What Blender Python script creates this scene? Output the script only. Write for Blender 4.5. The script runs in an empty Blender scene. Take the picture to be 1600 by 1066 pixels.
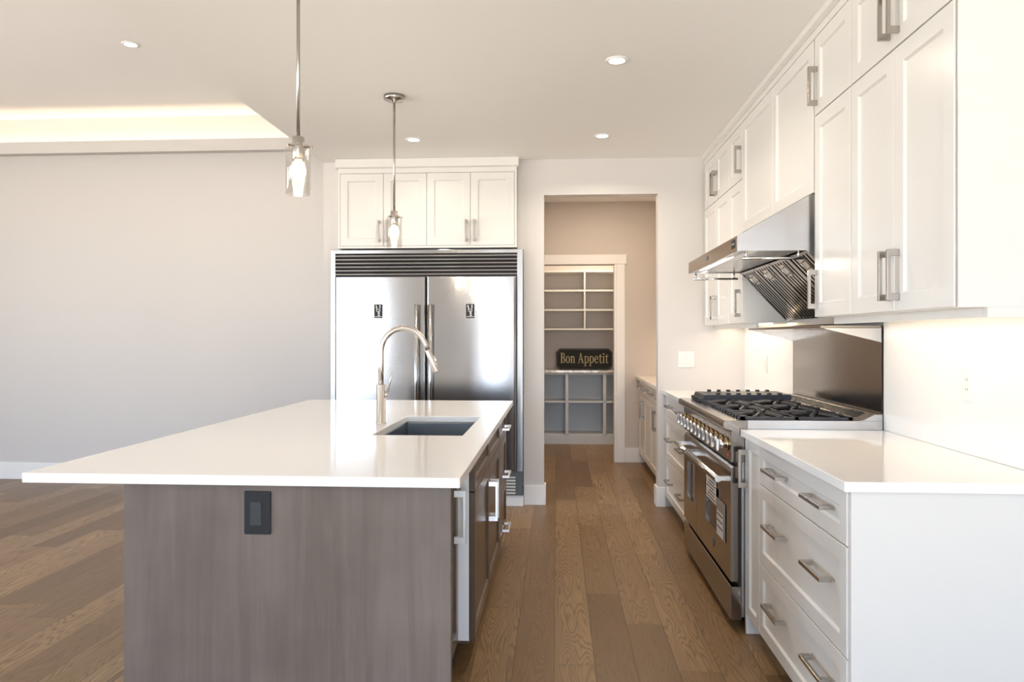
import bpy, bmesh, math, random
from mathutils import Vector

random.seed(7)
S = bpy.context.scene
COL = S.collection

# ------------------------------------------------------------------ camera
TH = 0.0621
cd = bpy.data.cameras.new('camera')
cam = bpy.data.objects.new('camera', cd)
COL.objects.link(cam)
cam.location = (0, 0, 1.3342)
cam.rotation_euler = (math.pi / 2, 0, TH)
cd.sensor_width = 36.0
cd.lens = 1130.0 / 1600 * 36
cd.shift_y = -6.9 / 1600
cd.clip_start = 0.05
cd.clip_end = 200
S.camera = cam

# ------------------------------------------------------------------ colour management, exposure
S.view_settings.view_transform = 'Standard'
S.view_settings.look = 'None'
S.view_settings.exposure = -0.01
S.view_settings.gamma = 1.0
S.view_settings.use_curve_mapping = False
S.cycles.use_denoising = True
S.cycles.max_bounces = 12
S.cycles.diffuse_bounces = 6
S.cycles.glossy_bounces = 6
S.cycles.transparent_max_bounces = 12
S.cycles.sample_clamp_indirect = 8.0
S.cycles.caustics_reflective = False
S.cycles.caustics_refractive = False

# ------------------------------------------------------------------ sky
SKY = 15.0
w = bpy.data.worlds.new('sky')
S.world = w
w.use_nodes = True
wn = w.node_tree
wn.nodes.clear()
wo = wn.nodes.new('ShaderNodeOutputWorld')
wb = wn.nodes.new('ShaderNodeBackground')
wt = wn.nodes.new('ShaderNodeTexCoord')
ws = wn.nodes.new('ShaderNodeSeparateXYZ')
wr = wn.nodes.new('ShaderNodeValToRGB')
wm = wn.nodes.new('ShaderNodeMath')
wm.operation = 'MULTIPLY_ADD'
wm.inputs[1].default_value = 0.5
wm.inputs[2].default_value = 0.5
wn.links.new(wt.outputs['Generated'], ws.inputs[0])
wn.links.new(ws.outputs['Z'], wm.inputs[0])
wn.links.new(wm.outputs[0], wr.inputs[0])
e = wr.color_ramp.elements
e[0].position = 0.0
e[0].color = (1.38, 1.33, 1.26, 1)  # assumed sunlit ground below the horizon, brightened to light the ceilings
e[1].position = 1.0
e[1].color = (0.55, 0.76, 1.0, 1)
for p_, c_ in ((0.485, (1.38, 1.33, 1.26, 1)), (0.515, (0.64, 0.84, 1.12, 1)), (0.65, (0.60, 0.81, 1.12, 1))):
    q = e.new(p_)
    q.color = c_
wn.links.new(wr.outputs[0], wb.inputs[0])
wb.inputs[1].default_value = SKY
wn.links.new(wb.outputs[0], wo.inputs[0])

WARM = (1.0, 0.77, 0.53)
WARM2 = (1.0, 0.84, 0.66)
DAY = (0.80, 0.90, 1.0)


def area(name, loc, sx, sy, power, color, rot=(0, 0, 0), spread=180, portal=False, disk=False):
    l = bpy.data.lights.new(name, 'AREA')
    l.shape = 'DISK' if disk else 'RECTANGLE'
    l.size = sx
    if not disk:
        l.size_y = sy
    l.energy = power
    l.color = color
    l.spread = math.radians(spread)
    l.cycles.is_portal = portal
    o = bpy.data.objects.new(name, l)
    o.location = loc
    o.rotation_euler = rot
    COL.objects.link(o)
    return o


# daylight enters through the window openings behind and left of the camera: portals guide it
HALF = math.pi / 2
FRONT_WINDOWS = [(-4.75, -3.55, 0.65, 2.45), (-1.42, -1.08, 0.65, 2.45), (-0.45, 1.40, 0.03, 2.60)]     # x0 x1 z0 z1 in the wall y = -3.2; the last, unseen, is added for front light
LEFT_WINDOWS = [(-2.4, 0.2, 0.25, 2.6), (1.4, 3.4, 0.25, 2.6)]           # y0 y1 z0 z1 in the wall x = -7.5
for a, b, c, d in FRONT_WINDOWS:
    area('window_daylight', ((a + b) / 2, -3.29, (c + d) / 2), b - a, d - c, 1, (1, 1, 1), (HALF, 0, 0), portal=True)
for a, b, c, d in LEFT_WINDOWS:
    area('window_daylight', (-7.59, (a + b) / 2, (c + d) / 2), d - c, b - a, 1, (1, 1, 1), (0, -HALF, 0), portal=True)

# ------------------------------------------------------------------ materials


class NT:
    def __init__(self, name):
        self.m = bpy.data.materials.new(name)
        self.m.use_nodes = True
        self.t = self.m.node_tree
        self.t.nodes.clear()
        self.out = self.t.nodes.new('ShaderNodeOutputMaterial')

    def n(self, typ, **kw):
        x = self.t.nodes.new(typ)
        for k, v in kw.items():
            setattr(x, k, v)
        return x

    def l(self, a, b):
        self.t.links.new(a, b)

    def val(self, x, sock):
        if hasattr(x, 'is_output'):
            self.l(x, sock)
        else:
            sock.default_value = x

    def math(self, op, a, b=0.0, c=0.0):
        x = self.n('ShaderNodeMath', operation=op)
        self.val(a, x.inputs[0])
        self.val(b, x.inputs[1])
        self.val(c, x.inputs[2])
        return x.outputs[0]

    def mix(self, f, a, b, mode='MIX'):
        x = self.n('ShaderNodeMix', data_type='RGBA', blend_type=mode)
        self.val(f, x.inputs[0])
        self.val(a, x.inputs[6])
        self.val(b, x.inputs[7])
        return x.outputs[2]

    def ramp(self, f, stops):
        x = self.n('ShaderNodeValToRGB')
        el = x.color_ramp.elements
        while len(el) > 1:
            el.remove(el[-1])
        el[0].position, el[0].color = stops[0]
        for p, c in stops[1:]:
            k = el.new(p)
            k.color = c
        self.l(f, x.inputs[0])
        return x.outputs[0]

    def noise(self, vec, scale, detail=2.0, rough=0.5, dim='3D', wv=None, dist=0.0):
        x = self.n('ShaderNodeTexNoise', noise_dimensions=dim)
        self.l(vec, x.inputs['Vector'])
        x.inputs['Scale'].default_value = scale
        x.inputs['Detail'].default_value = detail
        x.inputs['Roughness'].default_value = rough
        x.inputs['Distortion'].default_value = dist
        if wv is not None:
            self.val(wv, x.inputs['W'])
        return x.outputs['Fac']

    def coords(self, scale=(1, 1, 1)):
        c = self.n('ShaderNodeNewGeometry').outputs['Position']
        m = self.n('ShaderNodeMapping')
        m.inputs['Scale'].default_value = scale
        self.l(c, m.inputs['Vector'])
        return m.outputs[0]

    def bsdf(self, color, rough=0.5, metal=0.0, spec=0.5, bump=None, bump_s=0.1, bump_d=0.01, **kw):
        b = self.n('ShaderNodeBsdfPrincipled')
        self.val(color, b.inputs['Base Color'])
        self.val(rough, b.inputs['Roughness'])
        self.val(metal, b.inputs['Metallic'])
        b.inputs['Specular IOR Level'].default_value = spec
        for k, v in kw.items():
            self.val(v, b.inputs[k.replace('_', ' ')])
        if bump is not None:
            q = self.n('ShaderNodeBump')
            q.inputs['Strength'].default_value = bump_s
            q.inputs['Distance'].default_value = bump_d
            self.l(bump, q.inputs['Height'])
            self.l(q.outputs[0], b.inputs['Normal'])
        self.l(b.outputs[0], self.out.inputs['Surface'])
        return self.m


def C(r, g, b):
    return (r, g, b, 1)


def plain(name, col, rough=0.5, metal=0.0, spec=0.5, var=0.02, scale=6.0):
    t = NT(name)
    f = t.noise(t.coords(), scale, 3)
    c = t.mix(f, C(*[x * (1 - var) for x in col]), C(*[min(1, x * (1 + var)) for x in col]))
    return t.bsdf(c, rough, metal, spec)


def paint(name, col, rough=0.5, spec=0.4, orange=0.03):
    t = NT(name)
    co = t.coords()
    f = t.noise(co, 1.3, 2)
    c = t.mix(f, C(*[x * 0.985 for x in col]), C(*[min(1, x * 1.01) for x in col]))
    return t.bsdf(c, rough, 0, spec, bump=t.noise(co, 260, 2), bump_s=orange, bump_d=0.002)


def steel(name, col=(0.62, 0.62, 0.61), rough=0.24, brush=(220, 220, 3), var=0.10, aniso=0.0):
    t = NT(name)
    f = t.noise(t.coords(brush), 1.0, 3, 0.6)
    r = t.math('MULTIPLY_ADD', f, var, rough - var / 2)
    c = t.mix(f, C(*[x * 0.96 for x in col]), C(*[x * 1.04 for x in col]))
    kw = {}
    if aniso:
        tg = t.n('ShaderNodeTangent', direction_type='RADIAL', axis='Z')
        kw = dict(Anisotropic=aniso, Anisotropic_Rotation=0.25, Tangent=tg.outputs[0])
    return t.bsdf(c, r, 1.0, 0.5, **kw)


def emit(name, col, strength):
    t = NT(name)
    x = t.n('ShaderNodeEmission')
    x.inputs[0].default_value = C(*col)
    x.inputs[1].default_value = strength
    t.l(x.outputs[0], t.out.inputs['Surface'])
    return t.m


def floor_material():
    t = NT('oak_plank_floor')
    pos = t.n('ShaderNodeNewGeometry').outputs['Position']
    sp = t.n('ShaderNodeSeparateXYZ')
    t.l(pos, sp.inputs[0])
    X, Y = sp.outputs[0], sp.outputs[1]
    W = 0.166
    u = t.math('DIVIDE', t.math('ADD', X, 10 * W + 0.012), W)
    i = t.math('FLOOR', u)
    fu = t.math('SUBTRACT', u, i)
    wn1 = t.n('ShaderNodeTexWhiteNoise', noise_dimensions='1D')
    t.l(i, wn1.inputs['W'])
    L = t.math('MULTIPLY_ADD', wn1.outputs['Value'], 0.5, 1.15)
    off = t.math('MULTIPLY', wn1.outputs['Value'], 37.7)
    v = t.math('ADD', t.math('DIVIDE', Y, L), off)
    j = t.math('FLOOR', v)
    fv = t.math('SUBTRACT', v, j)
    wn2 = t.n('ShaderNodeTexWhiteNoise', noise_dimensions='2D')
    cb = t.n('ShaderNodeCombineXYZ')
    t.l(i, cb.inputs[0])
    t.l(j, cb.inputs[1])
    t.l(cb.outputs[0], wn2.inputs['Vector'])
    rnd = wn2.outputs['Value']
    rs = t.n('ShaderNodeSeparateColor')
    t.l(wn2.outputs['Color'], rs.inputs[0])
    r2, r3 = rs.outputs[0], rs.outputs[1]
    # plank-local coordinates, every plank with its own seed
    xl = t.math('SUBTRACT', fu, 0.5)
    pc = t.n('ShaderNodeCombineXYZ')
    t.l(t.math('MULTIPLY', xl, W), pc.inputs[0])
    t.l(Y, pc.inputs[1])
    t.l(t.math('MULTIPLY', rnd, 91.0), pc.inputs[2])
    P = pc.outputs[0]

    def mapped(s):
        m = t.n('ShaderNodeMapping')
        m.inputs['Scale'].default_value = s
        t.l(P, m.inputs['Vector'])
        return m.outputs[0]
    # cathedral figure: contour lines of a slow field, strong on some planks
    fld = t.noise(mapped((7.0, 0.85, 1.0)), 1.0, 2.0, 0.45)
    par = t.math('MULTIPLY', t.math('MULTIPLY', xl, xl), 0.55)
    cont = t.math('MULTIPLY', t.math('ADD', fld, par), 30.0)
    fine = t.noise(mapped((90, 3.5, 1.0)), 1.0, 3, 0.6)
    cont = t.math('ADD', cont, t.math('MULTIPLY', fine, 0.9))
    ring = t.math('ABSOLUTE', t.math('SUBTRACT', t.math('FRACT', cont), 0.5))
    line = t.ramp(ring, [(0.0, C(1, 1, 1)), (0.10, C(0.75, 0.75, 0.75)), (0.24, C(0.16, 0.16, 0.16)), (0.42, C(0, 0, 0))])
    lw = t.math('MULTIPLY', line, t.math('MULTIPLY_ADD', r2, 0.55, 0.30))
    pores = t.noise(mapped((420, 9, 1.0)), 1.0, 2, 0.7)
    tone = t.ramp(rnd, [(0.0, C(0.140, 0.078, 0.032)), (0.3, C(0.205, 0.120, 0.053)),
                        (0.62, C(0.270, 0.164, 0.076)), (1.0, C(0.390, 0.252, 0.128))])
    base = t.mix(t.math('MULTIPLY_ADD', fine, 0.5, -0.05), tone, C(0.115, 0.066, 0.030))
    base = t.mix(lw, base, C(0.085, 0.047, 0.020))
    base = t.mix(t.math('MULTIPLY', t.math('GREATER_THAN', pores, 0.60), 0.22), base, C(0.07, 0.040, 0.018))
    # joints
    eu = t.math('MULTIPLY', t.math('SUBTRACT', 0.5, t.math('ABSOLUTE', xl)), W)
    ev = t.math('MULTIPLY', t.math('SUBTRACT', 0.5, t.math('ABSOLUTE', t.math('SUBTRACT', fv, 0.5))), L)
    ed = t.math('MINIMUM', eu, ev)
    jt = t.ramp(t.math('MULTIPLY', ed, 100.0), [(0.0, C(0, 0, 0)), (0.13, C(0.35, 0.35, 0.35)), (0.26, C(1, 1, 1))])
    col = t.mix(jt, C(0.075, 0.044, 0.020), base)
    h = t.math('MULTIPLY_ADD', line, -0.20, t.math('MULTIPLY', jt, 1.0))
    ro = t.math('MULTIPLY_ADD', fine, 0.16, 0.30)
    return t.bsdf(col, ro, 0, 0.45, bump=h, bump_s=0.35, bump_d=0.0012)


def stained_wood(name, a, b, dark, rough=0.38):
    t = NT(name)
    f1 = t.noise(t.coords((14, 14, 0.9)), 1.0, 4, 0.6, dist=0.6)
    f2 = t.noise(t.coords((95, 95, 2.2)), 1.0, 3, 0.6)
    f3 = t.noise(t.coords((3.0, 3.0, 2.2)), 1.0, 3, 0.55)
    c = t.mix(t.ramp(f3, [(0.3, C(0, 0, 0)), (0.7, C(1, 1, 1))]), C(*a), C(*b))
    c = t.mix(t.math('MULTIPLY', t.ramp(f1, [(0.42, C(0, 0, 0)), (0.72, C(1, 1, 1))]), 0.55), c, C(*dark))
    c = t.mix(t.math('MULTIPLY', f2, 0.35), c, C(*dark))
    return t.bsdf(c, rough, 0, 0.45, bump=f2, bump_s=0.05, bump_d=0.001)


def quartz(name, col, rough=0.09):
    t = NT(name)
    f = t.noise(t.coords(), 300, 2)
    f2 = t.noise(t.coords(), 2.0, 4)
    c = t.mix(t.math('MULTIPLY', f, 0.5), C(*col), C(*[x * 0.96 for x in col]))
    c = t.mix(t.math('MULTIPLY', f2, 0.3), c, C(*[x * 0.985 for x in col]))
    return t.bsdf(c, rough, 0, 0.5)


def marble(name):
    t = NT(name)
    f = t.noise(t.coords((1, 1, 1)), 5, 6, 0.65, dist=1.6)
    v = t.math('ABSOLUTE', t.math('SUBTRACT', f, 0.5))
    c = t.ramp(v, [(0.0, C(0.30, 0.26, 0.25)), (0.05, C(0.62, 0.58, 0.56)), (0.14, C(0.80, 0.78, 0.76))])
    return t.bsdf(c, 0.15, 0, 0.5)


def clear_glass(name):
    t = NT(name)
    tr = t.n('ShaderNodeBsdfTransparent')
    tr.inputs[0].default_value = C(0.97, 0.965, 0.95)
    gl = t.n('ShaderNodeBsdfGlossy')
    gl.inputs['Roughness'].default_value = 0.03
    lw = t.n('ShaderNodeLayerWeight')
    lw.inputs['Blend'].default_value = 0.35
    f = t.math('MULTIPLY_ADD', lw.outputs['Facing'], 0.28, 0.03)
    mx = t.n('ShaderNodeMixShader')
    t.l(f, mx.inputs[0])
    t.l(tr.outputs[0], mx.inputs[1])
    t.l(gl.outputs[0], mx.inputs[2])
    t.l(mx.outputs[0], t.out.inputs['Surface'])
    return t.m


M = dict(
    floor=floor_material(),
    wall=paint('warm_grey_wall_paint', (0.61, 0.588, 0.572), 0.55),
    hall=paint('hall_wall_paint', (0.60, 0.55, 0.515), 0.55),
    ceil=paint('ceiling_paint', (0.90, 0.89, 0.875), 0.7, 0.2),
    trim=paint('white_trim_paint', (0.84, 0.84, 0.84), 0.35, 0.45, 0.01),
    white=paint('white_cabinet_lacquer', (0.725, 0.715, 0.69), 0.26, 0.5, 0.008),
    carcass=paint('white_melamine', (0.82, 0.83, 0.84), 0.4, 0.4, 0.0),
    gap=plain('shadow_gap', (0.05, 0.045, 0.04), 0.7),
    quartz=quartz('white_quartz', (0.86, 0.855, 0.845)),
    splash=quartz('white_quartz_backsplash', (0.84, 0.83, 0.81), 0.16),
    marble=marble('pale_marble'),
    wood=stained_wood('stained_maple_daylit', (0.138, 0.112, 0.096), (0.212, 0.176, 0.154), (0.080, 0.062, 0.052)),  # island stain with its daylit tone put into the colour
    woodf=stained_wood('stained_maple_shaded', (0.100, 0.068, 0.047), (0.130, 0.088, 0.062), (0.060, 0.038, 0.026), 0.28),  # same island stain, shaded tone put into the colour
    steel=steel('brushed_stainless', (0.50, 0.50, 0.505), 0.16, (2.0, 260, 260), 0.06, 0.7),
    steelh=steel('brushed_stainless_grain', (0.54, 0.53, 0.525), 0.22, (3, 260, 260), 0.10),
    steely=steel('brushed_stainless_range', (0.30, 0.272, 0.25), 0.17, (200, 3, 200), 0.06),  # reflection of dark island and floor put into the base colour
    sinks=steel('sink_stainless', (0.25, 0.27, 0.29), 0.30, (40, 3, 60), 0.1),
    nickel=steel('satin_nickel', (0.46, 0.425, 0.39), 0.25, (8, 8, 8), 0.02),  # base darkened for the dark surroundings the pulls reflect
    faucet=steel('brushed_nickel_faucet', (0.64, 0.60, 0.56), 0.25, (8, 8, 8), 0.02),
    nickel_lit=steel('satin_nickel_lit', (0.90, 0.90, 0.90), 0.36, (8, 8, 8), 0.02),  # island pulls: bright window reflections put into the colour
    chrome=steel('polished_chrome', (0.82, 0.81, 0.80), 0.20, (30, 30, 30), 0.02),
    bronze=steel('bronze_bezel', (0.55, 0.40, 0.22), 0.18, (60, 60, 60), 0.02),
    iron=plain('black_cast_iron', (0.022, 0.024, 0.030), 0.42, 0, 0.5, 0.15, 80),
    blackm=plain('matte_black_plastic', (0.010, 0.011, 0.014), 0.5, 0, 0.4),
    blackg=plain('dark_oven_glass', (0.03, 0.022, 0.016), 0.12, 0, 0.35),
    darkg=plain('dark_grey_panel', (0.10, 0.105, 0.11), 0.4),
    grey=plain('grey_plastic', (0.028, 0.034, 0.038), 0.45),
    plate=plain('white_plastic_plate', (0.74, 0.73, 0.71), 0.35),
    ivory=plain('ivory_plastic', (0.82, 0.80, 0.76), 0.35),
    paper=plain('label_paper', (0.74, 0.72, 0.70), 0.6),
    paperd=plain('label_film', (0.30, 0.27, 0.25), 0.4),
    ink=plain('label_ink', (0.05, 0.045, 0.05), 0.6),
    red=plain('red_indicator', (0.62, 0.03, 0.03), 0.35),
    shelf=paint('pantry_shelf_paint', (0.70, 0.68, 0.64), 0.45, 0.4, 0.0),
    shelfb=paint('pantry_cubby_daylit', (0.58, 0.61, 0.64), 0.45, 0.4, 0.0),  # bluish daylight on the cubbies put into the colour
    signb=plain('black_sign_board', (0.012, 0.011, 0.009), 0.6, 0, 0.2, 0.2, 30),
    gold=plain('antique_gold_paint', (0.34, 0.28, 0.14), 0.5, 0, 0.4, 0.2, 60),
    glass=clear_glass('clear_glass'),
    pane=clear_glass('window_glass'),
    lens=emit('downlight_lens_glow', (1.0, 0.93, 0.82), 5.0),
    bulb=emit('warm_bulb_glow', (1.0, 0.84, 0.60), 40.0),
    hoodlamp=emit('hood_lamp_glow', (1.0, 0.95, 0.88), 5.0),
    strip=emit('led_strip_glow', (1.0, 0.80, 0.55), 6.0),
)

# ------------------------------------------------------------------ mesh helpers


class MB:
    def __init__(self):
        self.b = bmesh.new()
        self.mats = []
        self.cur = 0

    def mat(self, m):
        if m not in self.mats:
            self.mats.append(m)
        self.cur = self.mats.index(m)
        return self

    def face(self, vs, smooth=False):
        try:
            f = self.b.faces.new(vs)
        except ValueError:
            return None
        f.material_index = self.cur
        f.smooth = smooth
        return f

    def hexa(self, p):
        v = [self.b.verts.new(q) for q in p]
        for f in ((0, 3, 2, 1), (4, 5, 6, 7), (0, 1, 5, 4), (1, 2, 6, 5), (2, 3, 7, 6), (3, 0, 4, 7)):
            self.face([v[k] for k in f])
        return self

    def box(self, x0, x1, y0, y1, z0, z1):
        return self.hexa([(x0, y0, z0), (x1, y0, z0), (x1, y1, z0), (x0, y1, z0),
                          (x0, y0, z1), (x1, y0, z1), (x1, y1, z1), (x0, y1, z1)])

    def prism(self, pts, fn, a, b):
        """polygon pts (p, q) swept from a to b; fn(p, q, t) -> xyz"""
        A = [self.b.verts.new(fn(p, q, a)) for p, q in pts]
        B = [self.b.verts.new(fn(p, q, b)) for p, q in pts]
        n = len(pts)
        self.face(A[::-1])
        self.face(B)
        for k in range(n):
            self.face([A[k], A[(k + 1) % n], B[(k + 1) % n], B[k]])
        return self

    def tube(self, path, radii, n=14, caps=True, smooth=True):
        path = [Vector(p) for p in path]
        if not isinstance(radii, (list, tuple)):
            radii = [radii] * len(path)
        rings = []
        up = None
        for k, p in enumerate(path):
            d = (path[min(k + 1, len(path) - 1)] - path[max(k - 1, 0)]).normalized()
            if up is None:
                up = Vector((0, 0, 1)) if abs(d.z) < 0.9 else Vector((1, 0, 0))
            s = d.cross(up).normalized()
            up = s.cross(d).normalized()
            rings.append([self.b.verts.new(p + (s * math.cos(2 * math.pi * i / n) + up * math.sin(2 * math.pi * i / n)) * radii[k]) for i in range(n)])
        for A, B in zip(rings, rings[1:]):
            for i in range(n):
                self.face([A[i], A[(i + 1) % n], B[(i + 1) % n], B[i]], smooth)
        if caps:
            self.face(rings[0][::-1])
            self.face(rings[-1])
        return self

    def lathe(self, cx, cy, prof, n=32, smooth=True, close=False):
        """profile (r, z) turned about the vertical through cx, cy"""
        rings = []
        for r, z in prof:
            if r < 1e-6:
                rings.append([self.b.verts.new((cx, cy, z))])
            else:
                rings.append([self.b.verts.new((cx + r * math.cos(2 * math.pi * i / n), cy + r * math.sin(2 * math.pi * i / n), z)) for i in range(n)])
        prs = list(zip(rings, rings[1:]))
        if close:
            prs.append((rings[-1], rings[0]))
        for A, B in prs:
            for i in range(n):
                if len(A) == 1 and len(B) == 1:
                    continue
                if len(A) == 1:
                    self.face([A[0], B[(i + 1) % n], B[i]], smooth)
                elif len(B) == 1:
                    self.face([A[i], A[(i + 1) % n], B[0]], smooth)
                else:
                    self.face([A[i], A[(i + 1) % n], B[(i + 1) % n], B[i]], smooth)
        return self

    def grid(self, us, vs, holes, fn, t0, t1):
        """slab over grid lines us x vs with rectangular holes (cells), thickness t0..t1; fn(u, v, t)"""
        def solid(i, j):
            if i < 0 or j < 0 or i >= len(us) - 1 or j >= len(vs) - 1:
                return False
            cu, cv = (us[i] + us[i + 1]) / 2, (vs[j] + vs[j + 1]) / 2
            return not any(a < cu < b and c < cv < d for a, b, c, d in holes)
        V = {}

        def g(i, j, t):
            if (i, j, t) not in V:
                V[(i, j, t)] = self.b.verts.new(fn(us[i], vs[j], t))
            return V[(i, j, t)]
        for i in range(len(us) - 1):
            for j in range(len(vs) - 1):
                if not solid(i, j):
                    continue
                self.face([g(i, j, t0), g(i, j + 1, t0), g(i + 1, j + 1, t0), g(i + 1, j, t0)])
                self.face([g(i, j, t1), g(i + 1, j, t1), g(i + 1, j + 1, t1), g(i, j + 1, t1)])
                if not solid(i - 1, j):
                    self.face([g(i, j, t0), g(i, j, t1), g(i, j + 1, t1), g(i, j + 1, t0)])
                if not solid(i + 1, j):
                    self.face([g(i + 1, j, t0), g(i + 1, j + 1, t0), g(i + 1, j + 1, t1), g(i + 1, j, t1)])
                if not solid(i, j - 1):
                    self.face([g(i, j, t0), g(i + 1, j, t0), g(i + 1, j, t1), g(i, j, t1)])
                if not solid(i, j + 1):
                    self.face([g(i, j + 1, t0), g(i, j + 1, t1), g(i + 1, j + 1, t1), g(i + 1, j + 1, t0)])
        return self

    def tray(self, x0, x1, y0, y1, z0, z1, t):
        """open-topped box with wall thickness t"""
        o = [self.b.verts.new(p) for p in ((x0, y0, z0), (x1, y0, z0), (x1, y1, z0), (x0, y1, z0), (x0, y0, z1), (x1, y0, z1), (x1, y1, z1), (x0, y1, z1))]
        i = [self.b.verts.new(p) for p in ((x0 + t, y0 + t, z0 + t), (x1 - t, y0 + t, z0 + t), (x1 - t, y1 - t, z0 + t), (x0 + t, y1 - t, z0 + t),
                                           (x0 + t, y0 + t, z1), (x1 - t, y0 + t, z1), (x1 - t, y1 - t, z1), (x0 + t, y1 - t, z1))]
        self.face([o[3], o[2], o[1], o[0]])
        self.face([i[0], i[1], i[2], i[3]])
        for k in range(4):
            m = (k + 1) % 4
            self.face([o[k], o[m], o[m + 4], o[k + 4]])
            self.face([i[m], i[k], i[k + 4], i[m + 4]])
            self.face([o[k + 4], o[m + 4], i[m + 4], i[k + 4]])
        return self

    def build(self, name, mat=None, parent=None, bevel=0.0, seg=2, angle=35):
        b = self.b
        bmesh.ops.recalc_face_normals(b, faces=b.faces[:])
        xs = [v.co for v in b.verts]
        if parent is None:
            org = Vector(((min(c.x for c in xs) + max(c.x for c in xs)) / 2, (min(c.y for c in xs) + max(c.y for c in xs)) / 2, min(c.z for c in xs)))
        else:
            org = parent['_org_x'], parent['_org_y'], parent['_org_z']
            org = Vector(org)
        for v in b.verts:
            v.co -= org
        me = bpy.data.meshes.new(name)
        b.to_mesh(me)
        b.free()
        for m in (self.mats or [M[mat] if isinstance(mat, str) else mat]):
            me.materials.append(m)
        o = bpy.data.objects.new(name, me)
        COL.objects.link(o)
        if parent is None:
            o.location = org
        else:
            o.parent = parent
        o['_org_x'], o['_org_y'], o['_org_z'] = org
        if bevel:
            md = o.modifiers.new('bevel', 'BEVEL')
            md.width = bevel
            md.segments = seg
            md.limit_method = 'ANGLE'
            md.angle_limit = math.radians(angle)
            md.harden_normals = False
        return o


def tag(o, label, cat, group=None):
    o['label'] = label
    o['category'] = cat
    if group:
        o['group'] = group
    return o


def thing(name, loc, label, cat, group=None):
    o = bpy.data.objects.new(name, None)
    o.empty_display_size = 0.05
    o.location = loc
    COL.objects.link(o)
    o['_org_x'], o['_org_y'], o['_org_z'] = loc
    return tag(o, label, cat, group)


def struct(o):
    o['kind'] = 'structure'
    return o


def boxo(name, x0, x1, y0, y1, z0, z1, mat, parent=None, bevel=0.0):
    return MB().box(x0, x1, y0, y1, z0, z1).build(name, mat, parent, bevel)


FACE = {
    '-X': lambda w: (lambda u, v, d: (w + d, u, v)),
    '+X': lambda w: (lambda u, v, d: (w - d, u, v)),
    '-Y': lambda w: (lambda u, v, d: (u, w + d, v)),
}


def shaker(name, parent, face, wpl, u0, u1, v0, v1, mat='white', fr=0.055, rec=0.009, t=0.02, slope=0.007):
    """five-piece door or drawer front with a bevelled recessed panel"""
    fn = FACE[face](wpl)
    mb = MB()
    r = 0.0018

    def ring(ins, d):
        return [mb.b.verts.new(fn(a, b, d)) for a, b in ((u0 + ins, v0 + ins), (u1 - ins, v0 + ins), (u1 - ins, v1 - ins), (u0 + ins, v1 - ins))]
    rings = [ring(0, t), ring(0, r), ring(r, 0), ring(fr, 0), ring(fr + slope, rec)]
    mb.face(rings[0])
    for A, B in zip(rings, rings[1:]):
        for k in range(4):
            mb.face([A[k], A[(k + 1) % 4], B[(k + 1) % 4], B[k]])
    mb.face(rings[-1])
    return mb.build(name, mat, parent)


def pull(parent, face, wpl, u, v, length=0.18, vertical=False, mat='nickel', D=0.041, bar=0.012, post=0.023, wid=0.0135, name='handle'):
    """square bar pull, one closed U profile"""
    fn = FACE[face](wpl)
    h = length / 2
    pts = [(-h, 0), (-h, -D), (h, -D), (h, 0), (h - post, 0), (h - post, -D + bar), (-h + post, -D + bar), (-h + post, 0)]
    mb = MB()
    if vertical:
        mb.prism(pts, lambda p, q, t: fn(u + t, v + p, q), -wid / 2, wid / 2)
    else:
        mb.prism(pts, lambda p, q, t: fn(u + p, v + t, q), -wid / 2, wid / 2)
    return mb.build(name, mat, parent, 0.0012)


# ------------------------------------------------------------------ the shell
XW = 1.472      # right wall
YW = 5.739      # kitchen back wall
ZC = 2.74
ZL = 3.37
XS = -1.884     # where kitchen ceiling and wall step meet the living room
struct(boxo('floor', -7.6, 1.6, -3.3, 9.6, -0.1, 0.0, 'floor'))
struct(boxo('ceiling', XS, 1.6, -3.3, 5.85, ZC, 3.5, 'ceil'))
struct(boxo('ceiling_living', -7.6, XS - 0.001, -3.3, 6.6, ZL, 3.5, 'ceil'))
struct(boxo('ceiling_hall', -0.24, 1.6, 5.851, 9.6, 2.77, 2.87, 'ceil'))
struct(boxo('wall_right', XW, 1.6, -3.3, 9.6, 0.0, 2.85, 'wall'))

fy = lambda u, v, t: (u, t, v)
fx = lambda u, v, t: (t, u, v)
# kitchen back wall with the fridge niche and the hall doorway
struct(MB().grid([XS, -1.796, -1.742, -0.3135, -0.264, -0.1026, 0.791, XW - 0.001], [0, 2.026, 2.4569, 2.722, ZC - 0.0005],
                 [(-1.796, -0.264, 0, 2.026), (-1.742, -0.3135, 2.02, 2.722), (-0.1026, 0.791, 0, 2.4569)], fy, YW, 5.85).build('wall_back', 'wall'))
struct(boxo('wall_niche_left', XS, -1.80, 5.851, 6.479, 0, 3.37, 'wall'))
struct(boxo('wall_niche_right', -0.262, -0.145, 5.851, 7.739, 0, 2.77, 'hall'))
struct(boxo('wall_living', -7.6, -0.2625, 6.48, 6.6, 0, 3.37, 'wall'))
struct(MB().grid([-7.5, -4.75, -3.55, -1.42, -1.08, -0.45, 1.40, XW - 0.001], [0, 0.03, 0.65, 2.45, 2.60, ZL - 0.001],
                 [(a, b, c, d) for a, b, c, d in FRONT_WINDOWS], fy, -3.3, -3.2).build('wall_front', 'wall'))
struct(MB().grid([-3.3, -2.4, 0.2, 1.4, 3.4, 6.479], [0, 0.25, 2.6, ZL - 0.001],
                 [(a, b, c, d) for a, b, c, d in LEFT_WINDOWS], fx, -7.6, -7.501).build('wall_left', 'wall'))
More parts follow.
